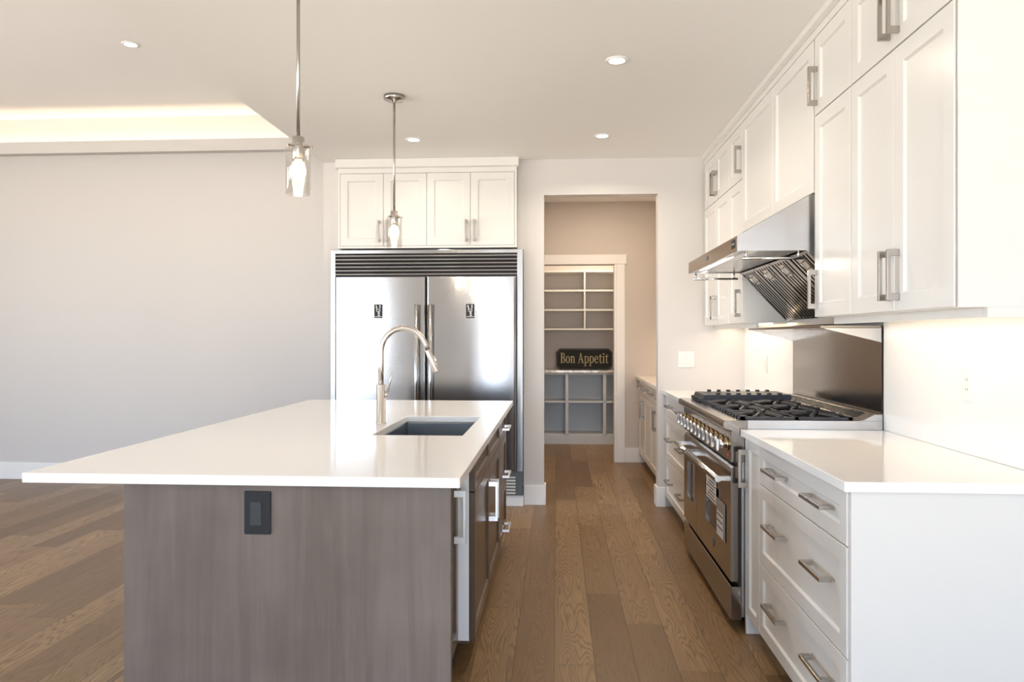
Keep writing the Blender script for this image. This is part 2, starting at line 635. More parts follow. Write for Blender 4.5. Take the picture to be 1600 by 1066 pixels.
# hall end wall with the pantry doorway
struct(MB().grid([-0.24, -0.18, 0.629, XW - 0.001], [0, 2.10, 2.77], [(-0.18, 0.629, 0, 2.10)], fy, 7.74, 7.85).build('wall_hall', 'hall'))
struct(boxo('wall_pantry', -0.24, XW - 0.001, 9.40, 9.50, 0, 2.77, 'hall'))
struct(boxo('wall_pantry_left', -0.34, -0.241, 7.74, 9.5, 0, 2.77, 'hall'))

# window frames with mullions and glass
n_ = 0
for (a, b, c, d), ax in [(q, 'y') for q in FRONT_WINDOWS] + [(q, 'x') for q in LEFT_WINDOWS]:
    n_ += 1
    fn = (lambda u, v, t: (u, -3.25 + t, v)) if ax == 'y' else (lambda u, v, t: (-7.55 + t, u, v))
    k = 3 if b - a > 2.9 else (2 if b - a > 1.5 else 1)
    us, holes = [a], []
    W_ = (b - a) / k
    for i in range(k):
        l, r = a + i * W_ + 0.045, a + (i + 1) * W_ - 0.045
        us += [l, r]
        holes += [(l, r, c + 0.06, d - 0.56), (l, r, d - 0.49, d - 0.06)]
    us.append(b)
    fr = MB().grid(us, [c, c + 0.06, d - 0.56, d - 0.49, d - 0.06, d], holes, fn, -0.03, 0.03).build('window_%d' % n_, 'trim')
    struct(fr)
    g = MB().grid([a + 0.02, b - 0.02], [c + 0.02, d - 0.02], [], fn, -0.004, 0.004).build('window_pane', 'pane', fr)

# baseboards, door casing, cove
BB = 0.154
bt = 0.014
struct(boxo('baseboard_living', -7.5, XS - 0.002, 6.48 - bt, 6.4795, 0, BB, 'trim', None, 0.003))
struct(MB().prism([(-0.262, YW - bt), (-0.0886, YW - bt), (-0.0886, 5.864), (-0.1025, 5.864), (-0.1025, YW - 0.0005), (-0.262, YW - 0.0005)],
                  lambda p, q, t: (p, q, t), 0, BB).build('baseboard_back', 'trim', None, 0.002))
struct(MB().prism([(0.8475, YW - bt), (0.777, YW - bt), (0.777, 5.864), (0.7905, 5.864), (0.7905, YW - 0.0005), (0.8475, YW - 0.0005)],
                  lambda p, q, t: (p, q, t), 0, BB).build('baseboard_doorway', 'trim', None, 0.002))
struct(boxo('baseboard_hall', 0.719, 0.93, 7.74 - bt, 7.7395, 0, BB, 'trim', None, 0.002))
struct(boxo('baseboard_fridge', -1.799, -0.263, 5.68, 5.694, 0, 0.085, 'trim', None, 0.002))
struct(boxo('trim_1', 0.629, 0.718, 7.718, 7.7395, 0, 2.103, 'trim', None, 0.002))          # casing leg
struct(boxo('trim_2', -0.22, 0.735, 7.712, 7.7395, 2.1035, 2.205, 'trim', None, 0.002))      # casing head
struct(boxo('trim_3', 0.607, 0.6285, 7.725, 7.855, 0, 2.10, 'trim', None, 0.001))             # jamb lining
struct(MB().prism([(6.35, 3.025), (6.35, 3.121), (6.362, 3.121), (6.362, 3.045), (6.4795, 3.045), (6.4795, 3.025)],
                  lambda p, q, t: (t, p, q), -7.5, XS - 0.002).build('trim_4', 'wall'))        # cove ledge of the living room
struct(boxo('trim_5', -7.5, XS - 0.002, 6.342, 6.3495, 3.012, 3.030, 'wall', None, 0.002))
strip = boxo('cove_light_strip', -7.4, XS - 0.15, 6.385, 6.40, 3.046, 3.054, 'strip')
tag(strip, 'warm glowing light strip hidden in the cove ledge of the living room wall', 'light strip')
area('cove_glow', ((-7.4 + XS - 0.15) / 2, 6.41, 3.062), 5.3, 0.03, 8.5, WARM, (math.pi, 0, 0))

# ------------------------------------------------------------------ kitchen island
IX0, IX1, IY0, IY1 = -1.6415, -0.2867, 2.1245, 4.7196
SX0, SX1, SY0, SY1 = -0.787, -0.400, 3.04, 3.765
tag(MB().grid([IX0, SX0, SX1, IX1], [IY0, SY0, SY1, IY1], [(SX0, SX1, SY0, SY1)], lambda u, v, t: (u, v, t), 0.885, 0.915)
    .build('island_countertop', 'quartz', None, 0.0022), 'long white quartz countertop on the island, cut out around the sink', 'countertop')
FI = -0.328     # face of the island fronts
ep = tag(boxo('island_end_panel', -1.335, -0.318, 2.155, 2.178, 0.0, 0.8845, 'wood', None, 0.001),
         'broad stained wood end panel of the island facing the camera, in a daylit tone', 'cabinet panel')
tag(boxo('island_back_panel', -1.335, -1.315, 2.179, 4.69, 0.0, 0.8845, 'wood', None, 0.001),
    'long stained wood back panel under the island seating overhang', 'cabinet panel')

# near unit, its front set back
c1 = thing('island_cabinet', (-0.85, 2.53, 0), 'stained wood island cabinet with set-back door and tall bar handle, nearest the camera', 'cabinet', 'island base cabinets')
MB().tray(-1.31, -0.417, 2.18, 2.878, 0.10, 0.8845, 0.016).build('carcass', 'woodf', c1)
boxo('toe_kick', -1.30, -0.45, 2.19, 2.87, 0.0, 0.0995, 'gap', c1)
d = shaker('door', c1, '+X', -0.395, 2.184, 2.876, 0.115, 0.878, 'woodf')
pull(d, '+X', -0.395, 2.765, 0.640, 0.205, True, 'nickel_lit', 0.046, 0.012, 0.026, 0.016)

# sink base
c2 = thing('island_sink_cabinet', (-0.85, 3.51, 0), 'stained wood island sink cabinet with a paired door front and bare white side', 'cabinet', 'island base cabinets')
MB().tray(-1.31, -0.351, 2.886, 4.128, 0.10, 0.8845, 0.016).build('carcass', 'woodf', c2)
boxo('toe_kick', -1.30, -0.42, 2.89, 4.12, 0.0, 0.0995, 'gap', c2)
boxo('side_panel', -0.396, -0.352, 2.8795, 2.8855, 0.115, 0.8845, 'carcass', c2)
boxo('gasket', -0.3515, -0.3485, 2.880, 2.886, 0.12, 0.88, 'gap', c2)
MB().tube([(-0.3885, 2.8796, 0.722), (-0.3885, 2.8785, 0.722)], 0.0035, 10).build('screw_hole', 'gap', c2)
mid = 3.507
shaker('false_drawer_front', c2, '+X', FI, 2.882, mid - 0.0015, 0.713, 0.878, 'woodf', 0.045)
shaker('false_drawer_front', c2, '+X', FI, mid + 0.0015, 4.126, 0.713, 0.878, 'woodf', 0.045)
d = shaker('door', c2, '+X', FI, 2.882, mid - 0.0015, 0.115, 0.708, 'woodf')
pull(d, '+X', FI, mid - 0.032, 0.540, 0.19, True, 'nickel_lit', 0.044)
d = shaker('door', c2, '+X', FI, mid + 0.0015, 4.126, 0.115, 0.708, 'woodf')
pull(d, '+X', FI, mid + 0.032, 0.540, 0.19, True, 'nickel_lit', 0.044)

# drawer stack
c3 = thing('island_drawer_cabinet', (-0.85, 4.41, 0), 'stained wood island drawer stack with three bar pulls, beside the fridge', 'cabinet', 'island base cabinets')
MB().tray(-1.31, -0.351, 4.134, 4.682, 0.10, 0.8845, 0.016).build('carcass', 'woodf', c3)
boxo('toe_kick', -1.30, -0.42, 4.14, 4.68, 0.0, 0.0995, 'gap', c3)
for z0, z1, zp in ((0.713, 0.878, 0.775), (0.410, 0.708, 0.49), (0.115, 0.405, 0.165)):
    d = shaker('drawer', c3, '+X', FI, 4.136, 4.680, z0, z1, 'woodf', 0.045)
    pull(d, '+X', FI, 4.43, zp, 0.19, False, 'nickel_lit', 0.042)

# outlet on the end panel
ot = thing('power_outlet', (-0.91, 2.150, 0.732), 'matte black outlet on the wooden end of the island', 'outlet')
MB().prism([(-0.951, 0.735), (-0.949, 0.732), (-0.871, 0.732), (-0.869, 0.735), (-0.869, 0.860), (-0.871, 0.863), (-0.949, 0.863), (-0.951, 0.860)],
           lambda p, q, t: (p, t, q), 2.1475, 2.1545).build('cover_plate', 'blackm', ot, 0.0012)
m = MB().mat(M['grey']).box(-0.931, -0.897, 2.1455, 2.1475, 0.760, 0.830)
m.mat(M['gap'])
for zc in (0.813, 0.777):
    for dx in (-0.007, 0.005):
        m.box(-0.914 + dx, -0.912 + dx, 2.1450, 2.1456, zc - 0.004, zc + 0.004)
    m.box(-0.9155, -0.9125, 2.1450, 2.1456, zc - 0.013, zc - 0.009)
m.build('socket_insert', None, ot)

# sink and faucet
sk = thing('kitchen_sink', (-0.59, 3.40, 0.66), 'undermounted stainless steel sink sunk in the island countertop', 'sink')
MB().tray(SX0 - 0.012, SX1 + 0.012, SY0 - 0.012, SY1 + 0.012, 0.665, 0.8845, 0.010).build('basin', 'sinks', sk, 0.006)
MB().lathe(-0.60, 3.60, [(0, 0.677), (0.040, 0.677), (0.044, 0.6805), (0.044, 0.675), (0, 0.675)]).build('drain', 'chrome', sk)

fx_, fy_ = -0.846, 3.44
fa = thing('kitchen_faucet', (fx_, fy_, 0.915), 'brushed nickel gooseneck faucet standing at the left of the island sink', 'faucet')
MB().lathe(fx_, fy_, [(0, 0.9152), (0.0255, 0.9152), (0.0255, 0.920), (0.0225, 0.922), (0.0225, 1.100), (0.0210, 1.103), (0, 1.103)]).build('body', 'faucet', fa)
path = [(fx_, fy_, 1.095), (fx_, fy_, 1.20), (fx_, fy_, 1.262)]
cx, cz, R_ = fx_ + 0.110, 1.262, 0.110
for k in range(1, 17):
    a = math.pi - k / 16 * math.radians(162)
    path.append((cx + R_ * math.cos(a), fy_, cz + R_ * math.sin(a) * 1.02))
p0, p1 = Vector(path[-2]), Vector(path[-1])
dr = (p1 - p0).normalized()
MB().tube(path + [tuple(p1 + dr * 0.03)], 0.0135, 16).build('neck', 'faucet', fa)
h0 = p1 + dr * 0.03
MB().tube([h0, h0 + dr * 0.004, h0 + dr * 0.055, h0 + dr * 0.112, h0 + dr * 0.115], [0.0135, 0.0145, 0.0155, 0.0175, 0.016], 16).build('spray_head', 'faucet', fa)
b0 = h0 + dr * 0.055 + Vector((0.016, 0, 0.004))
MB().tube([b0 - dr * 0.018, b0 + dr * 0.018], 0.005, 10).build('spray_button', 'chrome', fa)
MB().tube([(fx_ + 0.021, fy_, 1.055), (fx_ + 0.034, fy_, 1.055)], 0.013, 14).tube(
    [(fx_ + 0.029, fy_, 1.058), (fx_ + 0.048, fy_ - 0.004, 1.13), (fx_ + 0.056, fy_ - 0.006, 1.165)], [0.0055, 0.004, 0.0035], 10).build('lever', 'faucet', fa)

# ------------------------------------------------------------------ refrigerator
fr = thing('refrigerator', (-1.03, 5.9, 0.0), 'wide twin door stainless refrigerator built into the back wall', 'refrigerator')
boxo('cabinet_body', -1.775, -0.285, 5.68, 6.40, 0.087, 1.99, 'darkg', fr)
T0, T1 = 5.650, 5.676
MB().grid([-1.794, -1.758, -0.311, -0.266], [0.277, 1.808, 1.991, 2.020],
          [(-1.758, -0.311, 0.277, 1.808), (-1.758, -0.311, 1.808, 1.991)], fy, T0, T1).build('trim_frame', 'steel', fr, 0.002)
m = MB()
m.mat(M['blackm']).box(-1.757, -0.312, 5.668, 5.676, 1.810, 1.990)
m.mat(M['steel'])
for k in range(6):
    z = 1.823 + k * 0.0290
    m.prism([(5.668, z + 0.020), (5.652, z + 0.010), (5.650, z), (5.653, z - 0.001), (5.656, z + 0.008), (5.668, z + 0.016)],
            lambda p, q, t: (t, p, q), -1.757, -0.312)
m.build('vent_grille', None, fr)


def fridge_door(x0, x1, xh, lx):
    mb = MB()
    y0, y1, r = 5.600, 5.668, 0.016
    pts = [(x0, y1), (x0, y0 + r), (x0 + r * 0.3, y0 + r * 0.3), (x0 + r, y0), (x1 - r, y0), (x1 - r * 0.3, y0 + r * 0.3), (x1, y0 + r), (x1, y1)]
    mb.prism(pts, lambda p, q, t: (p, q, t), 0.295, 1.803)
    d = mb.build('door', 'steel', fr, 0.003)
    mb = MB()
    mb.tube([(xh, 5.545, 0.42), (xh, 5.545, 1.585)], 0.0155, 18)
    for z in (0.50, 1.53):
        mb.tube([(xh, 5.545, z), (xh, 5.601, z)], 0.010, 12)
    mb.build('handle', 'steel', d)
    mb = MB()
    mb.mat(M['blackm']).box(lx, lx + 0.066, 5.5985, 5.5999, 1.478, 1.588)
    mb.mat(M['paper'])
    z0 = 1.478
    for a, b, c, e_ in ((0.012, 0.020, 0.086, 0.102), (0.016, 0.024, 0.074, 0.088), (0.040, 0.052, 0.094, 0.102), (0.040, 0.052, 0.080, 0.088),
                        (0.017, 0.049, 0.068, 0.072), (0.017, 0.021, 0.056, 0.068), (0.045, 0.049, 0.056, 0.068), (0.017, 0.049, 0.054, 0.057),
                        (0.027, 0.043, 0.044, 0.051), (0.029, 0.045, 0.032, 0.040), (0.029, 0.045, 0.018, 0.026), (0.003, 0.063, 0.010, 0.014)):
        mb.box(lx + a, lx + b, 5.5980, 5.5986, z0 + c, z0 + e_)
    s = mb.build('sticker', None, d)
    s['label'] = 'small black sticker with white symbols'
    return d


fridge_door(-1.743, -1.027, -1.088, -1.432)
fridge_door(-1.018, -0.318, -0.978, -0.707)
m = MB()
m.mat(M['darkg']).box(-1.790, -0.266, 5.662, 5.678, 0.088, 0.275)
m.mat(M['shelf'])
for k in range(6):
    m.box(-1.74, -0.325, 5.6595, 5.6622, 0.100 + k * 0.0245, 0.100 + k * 0.0245 + 0.0125)
m.build('toe_grille', None, fr)

# cabinet over the fridge
fc = thing('fridge_wall_cabinet', (-1.03, 5.85, 2.03), 'cream four door cabinet with a crown built above the refrigerator', 'cabinet')
boxo('carcass', -1.740, -0.315, 5.682, 6.30, 2.035, 2.715, 'white', fc)
MB().grid([-1.740, -1.724, -0.331, -0.315], [2.035, 2.052, 2.630, 2.690], [(-1.724, -0.331, 2.052, 2.630)], fy, 5.661, 5.6815).build('face_frame', 'white', fc)
fb = [-1.723, -1.374, -1.027, -0.680, -0.332]
for k in range(4):
    d = shaker('door', fc, '-Y', 5.659, fb[k] + 0.0015, fb[k + 1] - 0.0015, 2.054, 2.627, 'white', 0.058)
    pull(d, '-Y', 5.659, fb[k + 1] - 0.032 if k in (0, 2) else fb[k] + 0.032, 2.168, 0.17, True)
MB().prism([(5.660, 2.668), (5.640, 2.676), (5.636, 2.7395), (5.700, 2.7395), (5.700, 2.668)],
           lambda p, q, t: (t, p, q), -1.757, -0.298).build('crown', 'white', fc, 0.002)

# ------------------------------------------------------------------ pendants and downlights


def pendant(y, label):
    x = -0.949
    p = thing('pendant_light', (x, y, ZC), label, 'pendant light', 'pendant lights over the island')
    MB().lathe(x, y, [(0, ZC - 0.0003), (0.061, ZC - 0.0003), (0.061, ZC - 0.021), (0.056, ZC - 0.025), (0.014, ZC - 0.027), (0.009, ZC - 0.04), (0, ZC - 0.04)]).build('ceiling_canopy', 'nickel', p)
    MB().tube([(x, y, 2.05), (x, y, ZC - 0.03)], 0.0065, 12).build('rod', 'nickel', p)
    MB().lathe(x, y, [(0, 2.068), (0.019, 2.068), (0.022, 2.064), (0.022, 1.985), (0.018, 1.980), (0, 1.980)], 24).build('socket', 'nickel', p)
    for a in (0, 2.1, 4.2):
        c, s = math.cos(a), math.sin(a)
        MB().tube([(x + 0.020 * c, y + 0.020 * s, 2.030), (x + 0.048 * c, y + 0.048 * s, 2.030), (x + 0.052 * c, y + 0.052 * s, 2.030)], [0.0035, 0.0035, 0.006], 10).build('thumbscrew', 'nickel', p)
    MB().lathe(x, y, [(0.024, 2.040), (0.036, 2.040), (0.042, 2.036), (0.045, 2.028), (0.045, 1.858), (0.0425, 1.856), (0.0425, 2.027), (0.040, 2.033), (0.035, 2.037), (0.024, 2.037)],
               36, close=True).build('glass_shade', 'glass', p)
    MB().lathe(x, y, [(0, 1.9795), (0.012, 1.9795), (0.015, 1.972), (0.024, 1.960), (0.028, 1.942), (0.024, 1.924), (0.013, 1.911), (0, 1.908)], 24).build('bulb', 'bulb', p)
    l = bpy.data.lights.new('pendant_bulb_light', 'POINT')
    l.energy = 19.0
    l.color = (1.0, 0.89, 0.75)
    l.shadow_soft_size = 0.03
    lo = bpy.data.objects.new('pendant_bulb_light', l)
    lo.location = (x, y, 1.94)
    COL.objects.link(lo)
    return p


pendant(2.604, 'nearer clear glass pendant light with a glowing bulb, over the near half of the island')
pendant(4.173, 'farther clear glass pendant light with a glowing bulb, hanging before the fridge cabinet')


def downlight(x, y, z, label, power):
    p = thing('recessed_downlight', (x, y, z), label, 'downlight', 'recessed ceiling downlights')
    MB().lathe(x, y, [(0.040, z - 0.0003), (0.058, z - 0.0003), (0.057, z - 0.004), (0.044, z - 0.006), (0.040, z - 0.004)], 32, close=True).build('trim_ring', 'trim', p)
    MB().lathe(x, y, [(0, z - 0.0005), (0.0435, z - 0.0005), (0.0435, z - 0.0045), (0, z - 0.0045)], 32).build('lens', 'lens', p)
    area('downlight_beam', (x, y, z - 0.012), 0.08, 0, power, WARM2, (0, 0, 0), 150, disk=True)


downlight(0.304, 3.702, ZC, 'round recessed downlight nearest the camera in the kitchen ceiling above the aisle', 10.0)
downlight(0.316, 5.087, ZC, 'round recessed downlight in front of the doorway to the pantry', 10.0)
downlight(-1.021, 5.102, ZC, 'round recessed downlight in front of the cabinet over the fridge', 4.0)
downlight(-2.962, 4.858, ZL, 'round recessed downlight in the raised living room ceiling', 7.5)

# ------------------------------------------------------------------ right hand base run
FB = 0.848      # face of base fronts
XB = 1.458      # back of base cabinets


def base_box(c, y0, y1):
    MB().tray(FB + 0.0215, XB, y0, y1, 0.10, 0.8845, 0.016).build('carcass', 'white', c)
    boxo('toe_kick', FB + 0.075, FB + 0.09, y0, y1, 0.0, 0.0995, 'white', c)


b1 = thing('drawer_cabinet', (1.15, 2.64, 0), 'white three drawer base cabinet nearest the camera at right', 'cabinet', 'white base cabinets')
base_box(b1, 2.1765, 3.098)
ROWS = ((0.718, 0.879), (0.388, 0.714), (0.088, 0.384))
for z0, z1 in ROWS:
    d = shaker('drawer', b1, '-X', FB, 2.178, 3.096, z0, z1, 'white', 0.052)
    for yc in (2.385, 2.838):
        pull(d, '-X', FB, yc, (z0 + z1) / 2 + (0.006 if z1 > 0.8 else 0.03), 0.19, False)
boxo('end_panel', FB + 0.004, XB, 2.156, 2.176, 0.0, 0.8845, 'white', b1, 0.001)

b2 = thing('pull_out_cabinet', (1.15, 3.21, 0), 'narrow white pull out cabinet with one tall handle between range and drawers', 'cabinet', 'white base cabinets')
base_box(b2, 3.0995, 3.304)
d = shaker('door', b2, '-X', FB, 3.100, 3.303, 0.088, 0.879, 'white', 0.045)
pull(d, '-X', FB, 3.285, 0.745, 0.17, True)
boxo('leg_panel', FB, XB, 3.3045, 3.326, 0.0, 0.8845, 'white', b2, 0.001)

b3 = thing('drawer_cabinet', (1.15, 5.14, 0), 'white three drawer base cabinet between the range and the doorway wall', 'cabinet', 'white base cabinets')
base_box(b3, 4.556, 5.722)
for z0, z1 in ROWS:
    d = shaker('drawer', b3, '-X', FB, 4.558, 5.695, z0, z1, 'white', 0.052)
    for yc in (4.95, 5.45):
        pull(d, '-X', FB, yc, (z0 + z1) / 2 + (0.012 if z1 > 0.8 else 0.01), 0.19, False)
boxo('filler_strip', FB + 0.002, FB + 0.0215, 5.697, 5.722, 0.10, 0.8845, 'white', b3)

tag(boxo('countertop', 0.8271, 1.4595, 2.1404, 3.3275, 0.885, 0.915, 'quartz', None, 0.002),
    'white quartz countertop on the near drawers, running up to the range', 'countertop', 'white quartz counters on the right')
tag(boxo('countertop', 0.8271, 1.4595, 4.5530, 5.7385, 0.885, 0.915, 'quartz', None, 0.002),
    'white quartz countertop beyond the range, in the corner under the far uppers', 'countertop', 'white quartz counters on the right')
tag(boxo('backsplash_slab', 1.460, 1.4715, 1.6, 3.335, 0.9155, 1.418, 'splash'),
    'glossy white backsplash slab above the near counter, with an outlet in it', 'backsplash', 'white backsplash slabs')
tag(boxo('backsplash_slab', 1.460, 1.4715, 4.575, 5.7385, 0.9155, 1.418, 'splash'),
    'glossy white backsplash slab above the far counter beyond the range', 'backsplash', 'white backsplash slabs')

# ------------------------------------------------------------------ range
RY0, RY1 = 3.333, 4.547
RM = RY0 + 0.80
rg = thing('gas_range', (1.12, 3.94, 0), 'wide stainless gas range with two ovens and black cast iron grates', 'range')
boxo('body', 0.834, 1.455, RY0 + 0.002, RY1 - 0.002, 0.062, 0.90, 'steelh', rg, 0.002)
for y in (RY0 + 0.06, RY1 - 0.06):
    for x in (0.90, 1.40):
        MB().lathe(x, y, [(0, 0), (0.022, 0), (0.022, 0.01), (0.014, 0.014), (0.014, 0.0615), (0, 0.0615)], 14).build('leg', 'blackm', rg)
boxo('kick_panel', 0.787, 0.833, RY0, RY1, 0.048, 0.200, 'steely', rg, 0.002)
boxo('door_gap', 0.822, 0.8335, RY0 + 0.001, RY1 - 0.001, 0.201, 0.762, 'blackm', rg)
# bullnose ledge and control panel
MB().prism([(0.787, 0.764), (0.787, 0.900), (0.792, 0.906), (0.757, 0.916), (0.753, 0.926), (0.753, 0.942), (0.760, 0.953), (0.86, 0.955), (0.86, 0.764)],
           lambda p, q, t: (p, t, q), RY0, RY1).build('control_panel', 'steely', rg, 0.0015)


def oven_door(y0, y1, w0, w1):
    mb = MB()
    z0, z1 = 0.222, 0.745
    # front with the window opening, top edge rolled back
    mb.grid([y0, w0, w1, y1], [z0, 0.375, 0.590, z1 - 0.045], [(w0, w1, 0.375, 0.590)], fx, 0.787, 0.820)
    mb.prism([(0.787, z1 - 0.045), (0.788, z1 - 0.026), (0.793, z1 - 0.010), (0.803, z1 - 0.001), (0.820, z1), (0.820, z1 - 0.045)],
             lambda p, q, t: (p, t, q), y0, y1)
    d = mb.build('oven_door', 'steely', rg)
    boxo('window_glass', 0.795, 0.800, w0 - 0.004, w1 + 0.004, 0.371, 0.594, 'blackg', d)
    mb = MB()
    mb.grid([w0 - 0.010, w0, w1, w1 + 0.010], [0.365, 0.375, 0.590, 0.600], [(w0, w1, 0.375, 0.590)], fx, 0.7845, 0.7869)
    mb.build('window_frame', 'steely', d)
    mb = MB()
    ya, yb = y0 + 0.022, y1 - 0.010
    mb.tube([(0.735, ya, 0.683), (0.735, yb, 0.683)], 0.0150, 18)
    for y in (ya + 0.03, yb - 0.03):
        mb.hexa([(0.735, y - 0.012, 0.672), (0.7869, y - 0.012, 0.672), (0.7869, y + 0.012, 0.672), (0.735, y + 0.012, 0.672),
                 (0.735, y - 0.012, 0.692), (0.7869, y - 0.012, 0.692), (0.7869, y + 0.012, 0.692), (0.735, y + 0.012, 0.692)])
    mb.build('handle', 'chrome', d)
    return d


dn = oven_door(RY0 + 0.004, RM - 0.002, 3.57, 3.885)
df = oven_door(RM + 0.002, RY1 - 0.004, 4.235, 4.43)
m = MB()
m.mat(M['paper']).box(0.7830, 0.7838, 3.625, 3.858, 0.500, 0.612)
m.mat(M['ink'])
for k in range(6):
    m.box(0.7824, 0.7831, 3.640 + 0.02 * (k % 2), 3.845 - 0.03 * (k % 3), 0.512 + k * 0.0165, 0.512 + k * 0.0165 + 0.006)
s = m.build('sticker', None, dn)
s['label'] = 'white printed sticker on the oven window'
m = MB()
m.mat(M['paperd']).box(0.7830, 0.7838, 3.430, 3.613, 0.368, 0.548)
m.mat(M['paper']).box(0.7824, 0.7831, 3.475, 3.606, 0.372, 0.488)
m.mat(M['ink'])
for z in (0.410, 0.440, 0.470):
    m.box(0.7818, 0.7825, 3.480, 3.600, z, z + 0.007)
s = m.build('sticker', None, dn)
s['label'] = 'dark sticker with a white printed block'
MB().mat(M['darkg']).prism([(3.715, 0.292), (3.697, 0.274), (3.679, 0.292), (3.679, 0.320), (3.715, 0.320)], lambda p, q, t: (t, p, q), 0.7835, 0.7869).build('emblem', None, dn, 0.001)
for k in range(11):
    y = 4.475 - k * 0.1075
    kb = MB().tube([(0.7869, y, 0.838), (0.780, y, 0.838), (0.778, y, 0.838)], [0.030, 0.030, 0.026], 24).build('knob_bezel', 'bronze', rg)
    kn = MB().tube([(0.7779, y, 0.838), (0.752, y, 0.838), (0.749, y, 0.838)], [0.023, 0.021, 0.018], 24).build('knob', 'chrome', kb)
    MB().box(0.733, 0.7489, y - 0.008, y + 0.008, 0.806, 0.862).build('knob_grip', 'chrome', kn, 0.003)
boxo('indicator_light', 0.7845, 0.7869, 3.366, 3.398, 0.784, 0.797, 'red', rg, 0.002)

# cooktop deck
MB().grid([0.861, 0.885, 1.345, 1.455], [RY0, RY0 + 0.03, RY1 - 0.03, RY1], [(0.885, 1.345, RY0 + 0.03, RY1 - 0.03)],
          lambda u, v, t: (u, v, t), 0.9005, 0.955).build('cooktop_rim', 'steelh', rg, 0.001)
boxo('cooktop_pan', 0.886, 1.344, RY0 + 0.031, RY1 - 0.031, 0.9005, 0.915, 'iron', rg)
# vented riser along the wall
m = MB()
m.mat(M['steelh']).prism([(1.350, 0.9555), (1.372, 0.9585), (1.420, 0.984), (1.455, 0.984), (1.455, 0.9555)], lambda p, q, t: (p, t, q), RY0 + 0.001, RY1 - 0.001)
m.mat(M['blackm'])
for k in range(44):
    y = RY0 + 0.10 + k * 0.0235
    m.hexa([(1.376, y, 0.9560), (1.416, y, 0.9770), (1.416, y + 0.010, 0.9770), (1.376, y + 0.010, 0.9560),
            (1.376, y, 0.9622), (1.416, y, 0.9836), (1.416, y + 0.010, 0.9836), (1.376, y + 0.010, 0.9622)])
m.build('vent_riser', None, rg)


def grate(y0, y1, name='burner_grate'):
    x0, x1, zt, zb = 0.842, 1.338, 0.970, 0.9555
    mb = MB()
    yc, xm = (y0 + y1) / 2, (x0 + x1) / 2
    b = 0.018
    for y in (y0, y1 - b):
        mb.box(x0, x1, y, y + b, zb, zt - 0.004)
    for x in (x0, xm - b / 2, x1 - b):
        mb.box(x, x + b, y0, y1, zb, zt - 0.004)
    # front row of stubby fingers
    n = 5
    for k in range(n):
        y = y0 + (k + 0.5) * (y1 - y0) / n
        mb.hexa([(x0 - 0.010, y - 0.011, zb), (x0 + 0.03, y - 0.011, zb), (x0 + 0.03, y + 0.011, zb), (x0 - 0.010, y + 0.011, zb),
                 (x0 - 0.002, y - 0.009, zt), (x0 + 0.03, y - 0.009, zt + 0.002), (x0 + 0.03, y + 0.009, zt + 0.002), (x0 - 0.002, y + 0.009, zt)])
    for xc in ((x0 + xm) / 2, (xm + x1) / 2):
        for k in range(8):
            a = k * math.pi / 4 + math.pi / 8
            c, s = math.cos(a), math.sin(a)
            r1 = 0.128 / max(abs(c) / 0.9, abs(s) / 1.25)
            mb.tube([(xc + 0.040 * c, yc + 0.040 * s, zt + 0.001), (xc + 0.085 * c, yc + 0.085 * s, zt), (xc + min(r1, 0.118 / max(abs(c), 1e-3), (y1 - y0) / 2 / max(abs(s), 1e-3)) * c,
                     yc + min(r1, 0.118 / max(abs(c), 1e-3), (y1 - y0) / 2 / max(abs(s), 1e-3)) * s, zt - 0.004)], 0.0095, 6, smooth=False)
    # feet
    for x in (x0 + 0.06, x1 - 0.03):
        for y in (y0 + 0.008, y1 - 0.008):
            mb.box(x - 0.007, x + 0.007, y - 0.006, y + 0.006, 0.9155, zb + 0.004)
    mb.build(name, 'iron', rg)
    for xc in ((x0 + xm) / 2, (xm + x1) / 2):
        MB().lathe(xc, yc, [(0, 0.9155), (0.062, 0.9155), (0.058, 0.926), (0.045, 0.930), (0, 0.930)], 24).build('burner_base', 'steelh', rg)
        MB().lathe(xc, yc, [(0, 0.9305), (0.042, 0.9305), (0.044, 0.938), (0.040, 0.945), (0, 0.947)], 24).build('burner_cap', 'iron', rg)


g0 = RY0 + 0.034
gw = 0.286
for k in range(3):
    grate(g0 + k * (gw + 0.002), g0 + k * (gw + 0.002) + gw)
# covered griddle over the far burners
gy0, gy1 = g0 + 3 * (gw + 0.002), RY1 - 0.034
m = MB()
m.mat(M['iron'])
m.prism([(0.832, 0.957), (0.850, 0.997), (1.338, 1.001), (1.338, 0.957)], lambda p, q, t: (p, t, q), gy0, gy1)
for k in range(7):
    for y in (gy0 + 0.016, gy1 - 0.016):
        x = 0.93 + k * 0.058
        m.box(x - 0.010, x + 0.010, y - 0.012, y + 0.012, 0.997, 1.010)
for k in range(5):
    y = gy0 + (k + 0.5) * (gy1 - gy0) / 5
    m.box(0.822, 0.842, y - 0.011, y + 0.011, 0.957, 0.976)
m.build('griddle', None, rg, 0.001)

# steel wall panel with shelf behind the range
sp = thing('steel_backsplash', (1.455, 3.95, 0.986), 'brushed steel backsplash panel with a bracketed shelf behind the range', 'backsplash')
boxo('wall_panel', 1.4555, 1.4705, 3.346, 4.570, 0.986, 1.372, 'steely', sp)
boxo('shelf', 1.186, 1.455, 3.346, 4.570, 1.3725, 1.386, 'steely', sp, 0.002)
for y in (3.346, 4.558):
    MB().prism([(1.20, 1.372), (1.4553, 1.372), (1.4553, 1.308)], lambda p, q, t: (p, t, q), y, y + 0.012).build('bracket', 'steelh', sp)

